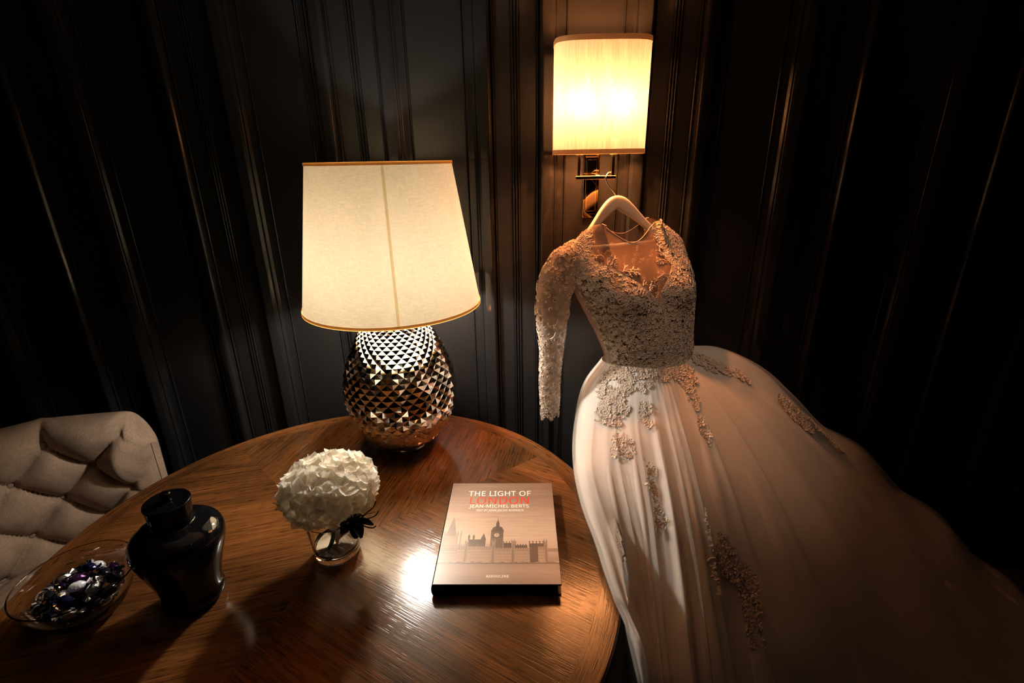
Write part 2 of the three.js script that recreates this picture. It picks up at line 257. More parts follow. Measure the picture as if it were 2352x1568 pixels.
// ---------------------------------------------------------------- dress and hanger
const TH = 25 * D, AU = V(Math.cos(TH), 0, -Math.sin(TH)), AN = V(Math.sin(TH), 0, Math.cos(TH)), DC = V(0.325, 0, -1.43);
const dw = (u, y, w) => V(DC.x + AU.x * u + AN.x * w, y, DC.z + AU.z * u + AN.z * w);
{
  const H = thing('clothes_hanger', 'white wooden clothes hanger hooked on the brass sconce', 'hanger');
  const topY = curve1([[-0.185, 1.318], [-0.16, 1.338], [-0.13, 1.364], [-0.11, 1.384], [-0.07, 1.432], [-0.045, 1.452], [-0.02, 1.458], [0.005, 1.452], [0.03, 1.434], [0.07, 1.396], [0.10, 1.370], [0.13, 1.345], [0.15, 1.328]]);
  const botY = curve1([[-0.185, 1.306], [-0.16, 1.318], [-0.13, 1.340], [-0.11, 1.356], [-0.07, 1.390], [-0.04, 1.410], [-0.022, 1.421], [-0.018, 1.421], [0.0, 1.411], [0.03, 1.394], [0.07, 1.368], [0.10, 1.344], [0.13, 1.324], [0.15, 1.316]]);
  const g = sealNormals(fromGrid((i, a) => { const u = lerp(-0.185, 0.15, i), t = topY(u), b = botY(u), c = Math.cos(a * 2 * Math.PI), s = Math.sin(a * 2 * Math.PI), e = 0.55; return dw(u, (t + b) / 2 + (t - b) / 2 * Math.sign(s) * Math.abs(s) ** e, -0.006 - 0.13 * ((t + b) / 2 - 1.36) + 0.0075 * Math.sign(c) * Math.abs(c) ** e); }, 90, 28), 90, 28);
  part('shoulders', g, M.hanger, H);
  part('bar', tube([dw(-0.16, 1.322, -0.008), dw(0, 1.321, -0.008), dw(0.13, 1.320, -0.008)], 0.0055, 20, 10), M.hanger, H);
  part('hook', tube([dw(-0.02, 1.452, -0.016), V(0.2875, 1.470, -1.432), V(0.276, 1.482, -1.432), V(0.268, 1.496, -1.434), V(0.268, 1.511, -1.438), V(0.276, 1.5185, -1.448), V(0.288, 1.517, -1.460), V(0.298, 1.508, -1.467)], 0.0016, 60, 8), M.steel, H);
}
const dress = thing('wedding_dress', 'ivory lace wedding dress with sheer long sleeves and spreading tulle skirt', 'dress');
// a surface kept as a grid of points, looked up between them
class Sheet {
  constructor(f, ns, nt, closed = false) {
    this.ns = ns; this.nt = nt; this.closed = closed; this.p = [];
    for (let j = 0; j <= nt; j++) for (let i = 0; i <= ns; i++) this.p.push(f(i / ns, j / nt));
  }
  at(s, t) {
    if (this.closed) s -= Math.floor(s);
    const x = clamp(s) * this.ns, y = clamp(t) * this.nt, i = Math.min(Math.floor(x), this.ns - 1), j = Math.min(Math.floor(y), this.nt - 1), f = x - i, g = y - j, k = j * (this.ns + 1) + i, q = this.p;
    return V(0, 0, 0).addScaledVector(q[k], (1 - f) * (1 - g)).addScaledVector(q[k + 1], f * (1 - g)).addScaledVector(q[k + this.ns + 1], (1 - f) * g).addScaledVector(q[k + this.ns + 2], f * g);
  }
  frame(s, t) {
    const e = 1.2 / this.ns, h = 1.2 / this.nt, cl = this.closed;
    const s0 = cl ? s - e : Math.max(0, s - e), s1 = cl ? s + e : Math.min(1, s + e), t0 = Math.max(0, t - h), t1 = Math.min(1, t + h);
    const ds = this.at(s1, t).sub(this.at(s0, t)).divideScalar(s1 - s0), dt = this.at(s, t1).sub(this.at(s, t0)).divideScalar(t1 - t0);
    const n = ds.clone().cross(dt).normalize(); return { ds, dt, n };
  }
  geometry() { const ns = this.ns, nt = this.nt, g = fromGrid((u, v) => this.p[Math.round(v * nt) * (ns + 1) + Math.round(u * ns)], ns, nt, [4, 4]); return this.closed ? sealNormals(g, ns, nt) : g; }
  moved(k) { const o = Object.create(Sheet.prototype); Object.assign(o, this); o.p = this.p.map((p, m) => { const i = m % (this.ns + 1), j = (m - i) / (this.ns + 1); return p.clone().addScaledVector(this.frame(i / this.ns, j / this.nt).n, typeof k === 'function' ? k(i / this.ns, j / this.nt) : k); }); return o; }
  near(P) { let b = 1e9, m = 0; this.p.forEach((p, i) => { const d = p.distanceToSquared(P); if (d < b) { b = d; m = i; } }); const i = m % (this.ns + 1); return [i / this.ns, (m - i) / (this.ns + 1) / this.nt]; }
}
// lace motifs: flat outlines with relief, [x, y, height] triangles in millimetres of their own size
const motif = {
  flower(R) { const o = []; for (let k = 0; k < 5; k++) { const a = k * 72 * D + R() * 0.3, c = Math.cos(a), s = Math.sin(a), q = (x, y, h) => [x * c - y * s, x * s + y * c, h], l = 0.85 + 0.25 * R();
    const b = q(0.12, 0, 0.10), m = q(0.55 * l, 0, 0.14), p1 = q(0.35, 0.30, 0.30), p2 = q(0.80 * l, 0.36, 0.36), p3 = q(1.0 * l, 0, 0.30), p4 = q(0.80 * l, -0.36, 0.36), p5 = q(0.35, -0.30, 0.30);
    for (const t of [[b, p5, m], [m, p5, p4], [m, p4, p3], [m, p3, p2], [m, p2, p1], [m, p1, b]]) o.push(t); }
    for (let k = 0; k < 6; k++) { const a = k * 60 * D, b = a + 60 * D; o.push([[0, 0, 0.42], [0.2 * Math.cos(a), 0.2 * Math.sin(a), 0.2], [0.2 * Math.cos(b), 0.2 * Math.sin(b), 0.2]]); } return o; },
  leaf(R, l = 1, w = 0.36) { const o = [], b = (R() - 0.5) * 0.5, y = x => b * x * x; const q = (x, k, h) => [x * l, y(x) * l + k * w * Math.sin(Math.PI * Math.min(1, x * 0.92 + 0.05)), h];
    for (let i = 0; i < 4; i++) { const a = i / 4, c = (i + 1) / 4; for (const s of [-1, 1]) o.push([q(a, 0, 0.12), q(c, 0, 0.12), q(c, s, 0.32)], [q(a, 0, 0.12), q(c, s, 0.32), q(a, s, 0.32)]); } return o; },
  cord(pts, r) { const o = []; const sec = pts.map((p, i) => { const a = pts[Math.max(0, i - 1)], b = pts[Math.min(pts.length - 1, i + 1)], dx = b[0] - a[0], dy = b[1] - a[1], l = Math.hypot(dx, dy) || 1, nx = -dy / l * r, ny = dx / l * r, h = p[2] || 0; return [[p[0] + nx, p[1] + ny, h], [p[0] + nx * 0.5, p[1] + ny * 0.5, h + r * 1.5], [p[0] - nx * 0.5, p[1] - ny * 0.5, h + r * 1.5], [p[0] - nx, p[1] - ny, h]]; });
    for (let i = 1; i < sec.length; i++) for (let k = 0; k < 3; k++) { const a = sec[i - 1][k], b = sec[i - 1][k + 1], c = sec[i][k], d = sec[i][k + 1]; o.push([a, b, d], [a, d, c]); } return o; },
  scroll(R) { const a0 = R() * 6.3, tw = (R() < 0.5 ? -1 : 1) * (3.2 + 2.4 * R()), p = []; for (let i = 0; i <= 11; i++) { const t = i / 11, r = 1 - 0.72 * t; p.push([r * Math.cos(a0 + tw * t), r * Math.sin(a0 + tw * t), 0.08]); } return motif.cord(p, 0.14); },
  sprig(R) { const o = [], b = (R() - 0.5) * 1.2, at = t => [t * 2 - 1, b * (t * t - 0.3), 0.06]; o.push(...motif.cord(Array.from({ length: 8 }, (_, i) => at(i / 7)), 0.10));
    for (let k = 0; k < 6; k++) { const [x, y] = at(0.12 + k * 0.16), an = (k & 1 ? 1 : -1) * (0.75 + 0.3 * R()) + b * 0.6, c = Math.cos(an), s = Math.sin(an), l = 0.62 - 0.05 * k; for (const t of motif.leaf(R, l, 0.17)) o.push(t.map(v => [x + v[0] * c - v[1] * s, y + v[0] * s + v[1] * c, v[2] * 0.8])); } return o; },
  coral(R) { const o = [], grow = (x, y, a, l, d) => { const p = [[x, y, 0.08]]; let b = a; for (let i = 1; i <= 4; i++) { b += (R() - 0.5) * 0.35; x += Math.cos(b) * l / 4; y += Math.sin(b) * l / 4; p.push([x, y, 0.08 + 0.03 * i]); } o.push(...motif.cord(p, 0.085)); if (d) for (const s of [-1, 1]) grow(x, y, b + s * (0.35 + 0.3 * R()), l * 0.72, d - 1); }; grow(-1, 0, 0, 0.8, 2); return o; },
};
class Lace {
  constructor() { this.pos = []; }
  stamp(sheet, s, t, tris, size, rot, lift = 0.0006, out = 1) {
    const { ds, dt, n } = sheet.frame(s, t); if (!(ds.lengthSq() > 1e-12) || !(dt.lengthSq() > 1e-12)) return;
    const e1 = ds.clone().normalize(), e2 = n.clone().cross(e1), a = ds.dot(e1), b = dt.dot(e1), c = dt.dot(e2); if (Math.abs(c) < 1e-6) return;
    const cr = Math.cos(rot), sr = Math.sin(rot);
    for (const tri of tris) for (const v of tri) {
      const x = size * (v[0] * cr - v[1] * sr), y = size * (v[0] * sr + v[1] * cr), dtt = y / c, dss = (x - b * dtt) / a;
      const p = sheet.at(s + dss, t + dtt); this.pos.push(p.x + n.x * out * (v[2] * size + lift), p.y + n.y * out * (v[2] * size + lift), p.z + n.z * out * (v[2] * size + lift));
    }
  }
  build(name, parent, label) {
    const g = new THREE.BufferGeometry(); g.setAttribute('position', new THREE.Float32BufferAttribute(this.pos, 3)); g.computeVertexNormals();
    const m = part(name, g, M.lace, parent, label); m.userData.kind = 'stuff'; return m;
  }
}
const pick = (R, list) => { let x = R() * list.reduce((a, b) => a + b[1], 0); for (const [f, w] of list) if ((x -= w) <= 0) return f(R); return list[0][0](R); };

// bodice: front and back sheets over the same outline, s from side to side, y from the waist up
const bCu = curve1([[0.96, 0.088], [1.10, 0.060], [1.22, 0.030], [1.37, 0.0]]), bCw = curve1([[0.96, 0.048], [1.15, 0.026], [1.37, 0.0]]);
const bA = curve1([[0.96, 0.160], [1.0, 0.152], [1.06, 0.163], [1.13, 0.184], [1.21, 0.203], [1.28, 0.204], [1.34, 0.203], [1.40, 0.2]]);
const bD = curve1([[0.96, 0.108], [1.0, 0.100], [1.04, 0.098], [1.10, 0.098], [1.19, 0.098], [1.26, 0.080], [1.32, 0.058], [1.40, 0.046]]);
const topOf = (s, back) => { const a = Math.abs(s); return a < 0.5 ? lerp(back ? 1.352 : 1.332, 1.390, smooth(0, 0.5, a) * 0.55 + 0.45 * (a / 0.5) ** 2) : lerp(1.390, 1.318, ((a - 0.5) / 0.5) ** 1.25); };
const sweet = s => { const q = s - 0.02; return q < 0 ? lerp(1.168, 1.285, clamp(-q / 0.62) ** 0.8) - 0.03 * smooth(-0.7, -1, q) : lerp(1.168, 1.262, clamp(q / 0.36) ** 0.6) + 0.004 * q; };
function bodicePoint(s, y, back) {
  const top = topOf(s, back), near = clamp((top - y) / 0.10), a = Math.abs(s), edge = Math.sqrt(Math.max(0, 1 - s * s)) ** 0.9;
  let w = bD(y) * edge; if (a > 0.45) w *= lerp(1, Math.sqrt(near), smooth(0.45, 0.6, a)); else w *= lerp(1, 0.55 + 0.45 * near, 1);
  if (!back) { for (const [bs, by, am] of [[-0.47, 1.205, 0.030], [0.47, 1.205, 0.030]]) w += am * Math.exp(-(((s - bs) / 0.27) ** 2) - ((y - by) / 0.052) ** 2); w -= 0.012 * Math.exp(-((s / 0.13) ** 2) - ((y - 1.20) / 0.05) ** 2); }
  w += 0.002 * (noise(s * 9 + 20, y * 30) - 0.5);
  return dw(bCu(y) + s * bA(y), y, bCw(y) + (back ? -0.62 * w : w));
}
const YW = 0.972;
{
  const front = new Sheet((u, v) => { const s = u * 2 - 1; return bodicePoint(s, lerp(YW, sweet(s), v), false); }, 90, 60);
  const yoke = new Sheet((u, v) => { const s = u * 2 - 1; return bodicePoint(s, lerp(sweet(s), topOf(s, false), v), false); }, 90, 40);
  const back = new Sheet((u, v) => { const s = 1 - u * 2; return bodicePoint(s, lerp(YW, topOf(s, true), v), true); }, 90, 60);
  part('bodice', front.geometry(), M.lining, dress, 'blush lined bodice with sweetheart cups');
  part('illusion_yoke', yoke.geometry(), M.illusion, dress, 'sheer nude tulle yoke');
  part('back_panel', back.geometry(), M.illusion, dress, 'sheer nude tulle back');
  const trimAt = (back_, r) => tube(Array.from({ length: 31 }, (_, i) => { const s = lerp(-0.5, 0.5, i / 30); return bodicePoint(s, topOf(s, back_), back_); }), r, 90, 6);
  part('neckline_trim', merge([trimAt(false, 0.0016), trimAt(true, 0.0014)]), M.lining, dress);
  const R = rng(11), L = new Lace(), mix = [[motif.flower, 3], [motif.scroll, 3.2], [motif.sprig, 2.4], [motif.leaf, 1.2]];
  for (let k = 0; k < 4200; k++) { const s = 0.01 + 0.98 * R(), t = 0.005 + 0.99 * R(); L.stamp(front, s, t, pick(R, mix), 0.0045 + 0.0045 * R(), R() * 6.3, 0.0004 + 0.004 * R()); }
  for (let k = 0; k < 220; k++) { const s = 0.02 + 0.96 * k / 220, fl = pick(R, [[motif.flower, 1], [motif.scroll, 1], [motif.leaf, 2]]); L.stamp(front, s, 0.985, fl, 0.006 + 0.003 * R(), R() * 6.3, 0.002); } // edge of the cups
  // sprays that climb over the sheer yoke
  for (const [s, t, sz, a] of [[0.30, 0.10, 0.030, 0.9], [0.34, 0.22, 0.030, 0.75], [0.38, 0.30, 0.026, 0.55], [0.26, 0.25, 0.022, 1.5], [0.22, 0.12, 0.022, 1.9], [0.44, 0.10, 0.022, 1.3], [0.47, 0.22, 0.020, 1.1], [0.54, 0.25, 0.020, 1.9], [0.58, 0.20, 0.022, 1.6], [0.63, 0.35, 0.024, 1.9], [0.66, 0.45, 0.024, 1.3], [0.50, 0.10, 0.018, 1.6], [0.40, 0.08, 0.02, 1.2], [0.61, 0.12, 0.018, 1.7], [0.19, 0.3, 0.02, 2.2]]) { L.stamp(yoke, s, t, motif.coral(R), sz * 0.8, a, 0.002); L.stamp(yoke, s, Math.max(0, t - 0.06), motif.sprig(R), sz * 0.5, a + 0.4, 0.002); }
  for (let k = 0; k < 1200; k++) { // shoulders and strap lines
    const right_ = R() < 0.5, t = R(), s = right_ ? 0.76 + 0.23 * R() - 0.05 * t * R() : 0.015 + 0.14 * R() + 0.05 * t * R() * (t > 0.6); if (!right_ && t < 0.55 && s > 0.13 && R() < 0.6) continue;
    L.stamp(yoke, s, t, pick(R, mix), 0.0042 + 0.004 * R(), R() * 6.3, 0.0006 + 0.0025 * R());
  }
  for (let k = 0; k < 120; k++) { const t = R(), s = 0.69 + 0.06 * R(); L.stamp(yoke, s, t, pick(R, mix), 0.006 + 0.004 * R(), R() * 6.3, 0.001); }
  for (let k = 0; k < 70; k++) L.stamp(back, 0.1 + 0.8 * R(), 0.3 + 0.65 * R(), pick(R, [[motif.flower, 1], [motif.sprig, 1]]), 0.008 + 0.006 * R(), R() * 6.3, 0.0004);
  for (let k = 0; k < 300; k++) { const s = R(); L.stamp(front, s, 0.0 + 0.03 * R(), pick(R, [[motif.leaf, 1], [motif.flower, 2], [motif.scroll, 1]]), 0.007 + 0.005 * R(), R() * 6.3, 0.003 + 0.002 * R()); } // waist
  L.build('lace_applique', dress, 'raised floral lace over the bodice');
}
function sleeve(path, radii, dens, seed, flip) {
  const c = new THREE.CatmullRomCurve3(path.map(p => dw(...p))), rad = curve1(radii.map((r, i) => [i / (radii.length - 1), r]));
  const tip = (a, t) => smooth(0.93, 1, t) * 0.014 * Math.sin(a * 5 + seed) * 0.6;
  const sh = new Sheet((u, v) => { const a = u * 2 * Math.PI * flip, p = c.getPoint(v), r = rad(v), wob = 1 + 0.08 * (noise(v * 14, Math.cos(a) * 1.5 + 4) - 0.5) * 2; return p.addScaledVector(AU, r * Math.cos(a) * wob).addScaledVector(AN, 0.72 * r * Math.sin(a) * wob).add(V(0, tip(a, v) - 0.25 * r * Math.cos(a) * (1 - v) * 0.5, 0)); }, 32, 90, true);
  const m = part('sleeve', sh.geometry(), M.sleeveTulle, dress, 'sheer sleeve with lace, cut to a point at the cuff');
  const R = rng(seed), L = new Lace();
  for (let k = 0; k < 1900; k++) { const t = R(), s = R(); if (R() > dens(t)) continue; L.stamp(sh, s, t, pick(R, [[motif.flower, 2.2], [motif.scroll, 2.4], [motif.sprig, 2.4], [motif.leaf, 1]]), 0.0036 + 0.0034 * R(), R() * 6.3, 0.0003 + 0.0012 * R(), flip); }
  for (let k = 0; k < 10; k++) L.stamp(sh, R(), 0.48 + 0.14 * R(), motif.coral(R), 0.016, 1.57 + (R() - 0.5), 0.0005, flip);
  for (let k = 0; k < 60; k++) L.stamp(sh, R(), 0.965 + 0.03 * R(), motif.leaf(R), 0.007, R() * 6.3, 0.0005, flip);
  const l = L.build('lace_applique', m); return m;
}
sleeve([[-0.150, 1.346, -0.004], [-0.182, 1.318, -0.002], [-0.212, 1.265, 0], [-0.228, 1.19, 0], [-0.232, 1.12, 0], [-0.236, 1.03, 0.002], [-0.240, 0.93, 0.004], [-0.240, 0.83, 0.005]], [0.016, 0.040, 0.053, 0.051, 0.045, 0.036, 0.031, 0.026], t => t < 0.42 ? 0.62 : t < 0.6 ? 0.22 : 1, 21, -1);
sleeve([[0.140, 1.346, -0.008], [0.172, 1.318, -0.014], [0.200, 1.265, -0.022], [0.214, 1.19, -0.028], [0.220, 1.12, -0.03], [0.222, 1.03, -0.03], [0.224, 0.93, -0.03], [0.224, 0.85, -0.03]], [0.016, 0.040, 0.048, 0.042, 0.038, 0.034, 0.030, 0.026], t => t < 0.3 ? 0.85 : 0.4, 22, -1);

// skirt: gores from the waist to the hem, in world metres
const gores = [
  [[0.285, 0.985, -1.42], [0.24, 0.90, -1.43], [0.235, 0.70, -1.43], [0.245, 0.40, -1.40], [0.26, 0.0, -1.36]],
  [[0.276, 0.987, -1.36], [0.240, 0.938, -1.32], [0.204, 0.882, -1.24], [0.180, 0.819, -1.16], [0.166, 0.798, -1.08], [0.167, 0.785, -0.965], [0.180, 0.782, -0.845], [0.190, 0.780, -0.72], [0.205, 0.765, -0.65], [0.212, 0.68, -0.605], [0.235, 0.40, -0.56], [0.25, 0.0, -0.52]],
  [[0.313, 1.000, -1.30], [0.297, 0.943, -1.25], [0.279, 0.879, -1.17], [0.272, 0.815, -1.07], [0.268, 0.755, -0.95], [0.262, 0.670, -0.80], [0.262, 0.591, -0.68], [0.28, 0.35, -0.56], [0.29, 0.0, -0.48]],
  [[0.392, 1.004, -1.27], [0.398, 0.953, -1.225], [0.398, 0.885, -1.155], [0.395, 0.796, -1.05], [0.377, 0.684, -0.88], [0.354, 0.560, -0.70], [0.36, 0.35, -0.58], [0.37, 0.0, -0.46]],
  [[0.469, 1.002, -1.29], [0.491, 0.944, -1.24], [0.515, 0.853, -1.16], [0.534, 0.735, -1.04], [0.550, 0.600, -0.92], [0.574, 0.441, -0.78], [0.60, 0.20, -0.66], [0.62, 0.0, -0.56]],
  [[0.513, 1.004, -1.33], [0.577, 0.946, -1.29], [0.660, 0.842, -1.22], [0.747, 0.703, -1.13], [0.849, 0.520, -1.02], [0.988, 0.261, -0.90], [1.08, 0.08, -0.82], [1.12, 0.0, -0.78]],
  [[0.539, 1.005, -1.38], [0.632, 0.965, -1.37], [0.778, 0.860, -1.34], [0.970, 0.675, -1.29], [1.206, 0.433, -1.22], [1.541, 0.069, -1.12], [1.61, 0.0, -1.10]],
  [[0.550, 1.000, -1.44], [0.640, 0.994, -1.45], [0.748, 0.942, -1.46], [0.875, 0.837, -1.47], [1.072, 0.670, -1.48], [1.236, 0.556, -1.485], [1.435, 0.377, -1.485], [1.580, 0.269, -1.47], [1.770, 0.090, -1.45], [1.88, 0.0, -1.43]],
  [[0.515, 0.990, -1.49], [0.62, 0.94, -1.515], [0.85, 0.72, -1.52], [1.15, 0.42, -1.52], [1.45, 0.12, -1.52], [1.58, 0.0, -1.52]],
  [[0.40, 0.985, -1.49], [0.42, 0.85, -1.51], [0.48, 0.50, -1.51], [0.55, 0.20, -1.51], [0.60, 0.0, -1.51]],
];
{
  const NG = gores.length, lines = gores.map(g => { const c = new THREE.CatmullRomCurve3(g.map(p => V(...p)), false, 'centripetal'); c.arcLengthDivisions = 300; return c.getSpacedPoints(160); });
  const cr = (a, b, c, d, t) => { const o = V(0, 0, 0), t2 = t * t, t3 = t2 * t; return o.addScaledVector(a, -0.5 * t + t2 - 0.5 * t3).addScaledVector(b, 1 - 2.5 * t2 + 1.5 * t3).addScaledVector(c, 0.5 * t + 2 * t2 - 1.5 * t3).addScaledVector(d, -0.5 * t2 + 0.5 * t3); };
  const line = (i, v) => { const l = lines[((i % NG) + NG) % NG], x = clamp(v) * 160, k = Math.min(159, Math.floor(x)); return l[k].clone().lerp(l[k + 1], x - k); };
  const base = new Sheet((u, v) => { const x = u * NG, i = Math.floor(x), f = x - i; return cr(line(i - 1, v), line(i, v), line(i + 1, v), line(i + 2, v), f); }, 400, 150, true);
  // folds: [gore coordinate, width, depth, drift down the length]
  const ridge = (x, w, crisp) => { const q = Math.abs(x) / w; return q > 3 ? 0 : x > 0 && crisp ? Math.exp(-q * 2.2) * smooth(3, 2, q) : Math.exp(-q * q * 1.4); };
  const foldSet = (list, seed, crisp) => (u, v) => {
    const s = u * NG, grow = smooth(0.02, 0.30, v); let h = 0;
    for (const [c, w, a, dr] of list) h += a * ridge(s - c - dr * v, w * (0.75 + 0.35 * v), crisp) * grow;
    h += 0.012 * Math.sin(v * 24 + 0.6 + seed) * ridge(s - 7, 0.55) * grow;
    h += 0.0007 * Math.sin(s * 46 + 2 * Math.sin(s * 5 + seed)) * Math.exp(-v / 0.05);
    h += 0.012 * (noise(s * 2.2 + 7, v * 5 + seed) - 0.5) * grow * smooth(0.9, 1.6, s) ;
    return h;
  };
  const under = foldSet([[1.25, 0.16, 0.008, 0.1], [1.75, 0.16, 0.010, 0.0], [2.3, 0.16, 0.012, 0], [2.85, 0.15, 0.018, 0.1], [3.3, 0.15, 0.016, 0.1], [3.85, 0.2, 0.012, 0.1], [4.5, 0.22, 0.012, 0.1], [5.2, 0.2, 0.012, 0.1], [5.9, 0.2, 0.012, 0.1], [6.5, 0.2, 0.010, 0.1]], 3);
  const over = foldSet([[1.42, 0.14, 0.010, 0.05], [1.95, 0.10, 0.010, 0.08], [2.45, 0.09, 0.014, 0.05], [2.80, 0.10, 0.026, 0.1], [3.12, 0.06, 0.022, 0.05], [3.42, 0.08, 0.020, 0.1], [4.05, 0.12, 0.012, 0.1], [4.62, 0.12, 0.016, 0.1], [5.15, 0.14, 0.014, 0.1], [5.7, 0.12, 0.018, 0.1], [6.2, 0.12, 0.014, 0.1], [6.6, 0.1, 0.010, 0.1]], 9, true);
  const fit = p => { if (p.y < 0.004) p.y = 0.004; if (p.z < -1.53) p.z = -1.53; const dx = p.x - TC[0], dz = p.z - TC[1], r = Math.hypot(dx, dz); if (r < TR + 0.012 && p.y < 0.772) { if (p.y > 0.735) p.y = 0.772; else { p.x = TC[0] + dx / r * (TR + 0.012); p.z = TC[1] + dz / r * (TR + 0.012); } } return p; };
  const skirt = base.moved((u, v) => -under(u, v)); skirt.p.forEach(fit);
  const veil = base.moved((u, v) => -over(u, v) - 0.009 * smooth(0, 0.2, v)); veil.p.forEach(fit);
  part('skirt', skirt.geometry(), M.skirt, dress, 'ivory satin under skirt in deep folds');
  part('tulle_overlay', veil.geometry(), M.tulle, dress, 'sheer tulle layer over the skirt');
  const R = rng(31), L = new Lace();
  // clusters of lace: world place, size along and across the gore, number, motif size
  const spots = [
    [0.29, 0.955, -1.28, 0.050, 0.055, 150, 0.0085], [0.275, 0.89, -1.22, 0.045, 0.05, 110, 0.0085], [0.28, 0.83, -1.13, 0.03, 0.035, 45, 0.008], [0.35, 0.97, -1.27, 0.035, 0.045, 70, 0.008], [0.36, 0.90, -1.19, 0.016, 0.04, 36, 0.008], [0.42, 0.985, -1.26, 0.05, 0.02, 60, 0.008],
    [0.48, 0.975, -1.28, 0.035, 0.045, 90, 0.0085], [0.49, 0.925, -1.24, 0.016, 0.04, 45, 0.008], [0.505, 0.86, -1.18, 0.012, 0.05, 26, 0.009],
    [0.55, 0.985, -1.36, 0.035, 0.06, 110, 0.009], [0.615, 0.955, -1.36, 0.025, 0.045, 60, 0.009], [0.68, 0.93, -1.36, 0.018, 0.04, 30, 0.010],
    [0.85, 0.80, -1.36, 0.035, 0.08, 110, 0.011], [0.93, 0.74, -1.37, 0.028, 0.06, 70, 0.012], [1.00, 0.68, -1.37, 0.020, 0.05, 30, 0.013],
    [0.335, 0.80, -1.04, 0.016, 0.05, 34, 0.0085], [0.335, 0.74, -0.96, 0.014, 0.045, 28, 0.0085],
    [0.455, 0.72, -0.95, 0.012, 0.05, 34, 0.008], [0.455, 0.66, -0.88, 0.014, 0.04, 40, 0.008],
    [0.50, 0.66, -0.93, 0.03, 0.05, 60, 0.0095], [0.54, 0.60, -0.89, 0.030, 0.06, 90, 0.0095], [0.535, 0.535, -0.84, 0.022, 0.05, 40, 0.0095],
  ];
  for (const [x, y, z, wa, wl, nn, sz] of spots) {
    const [s0, t0] = veil.near(V(x, y, z)), f = veil.frame(s0, t0), ls = f.ds.length(), lt = f.dt.length();
    for (let k = 0; k < nn; k++) { const r = Math.sqrt(R()), a = R() * 6.3, m = pick(R, [[motif.flower, 2.4], [motif.leaf, 2.2], [motif.sprig, 1.6], [motif.scroll, 1]]); L.stamp(veil, s0 + wa * r * Math.cos(a) / ls, clamp(t0 + wl * r * Math.sin(a) / lt, 0.004, 0.99), m, sz * (0.7 + 0.6 * R()), R() * 6.3, 0.0008, -1); }
  }
  L.build('lace_applique', dress, 'floral lace scattered down the skirt');
  part('ribbon_loop', tube([V(0.186, 0.80, -1.172), V(0.176, 0.786, -1.166), V(0.168, 0.768, -1.16)], 0.0022, 10, 6), M.hanger, dress);
}

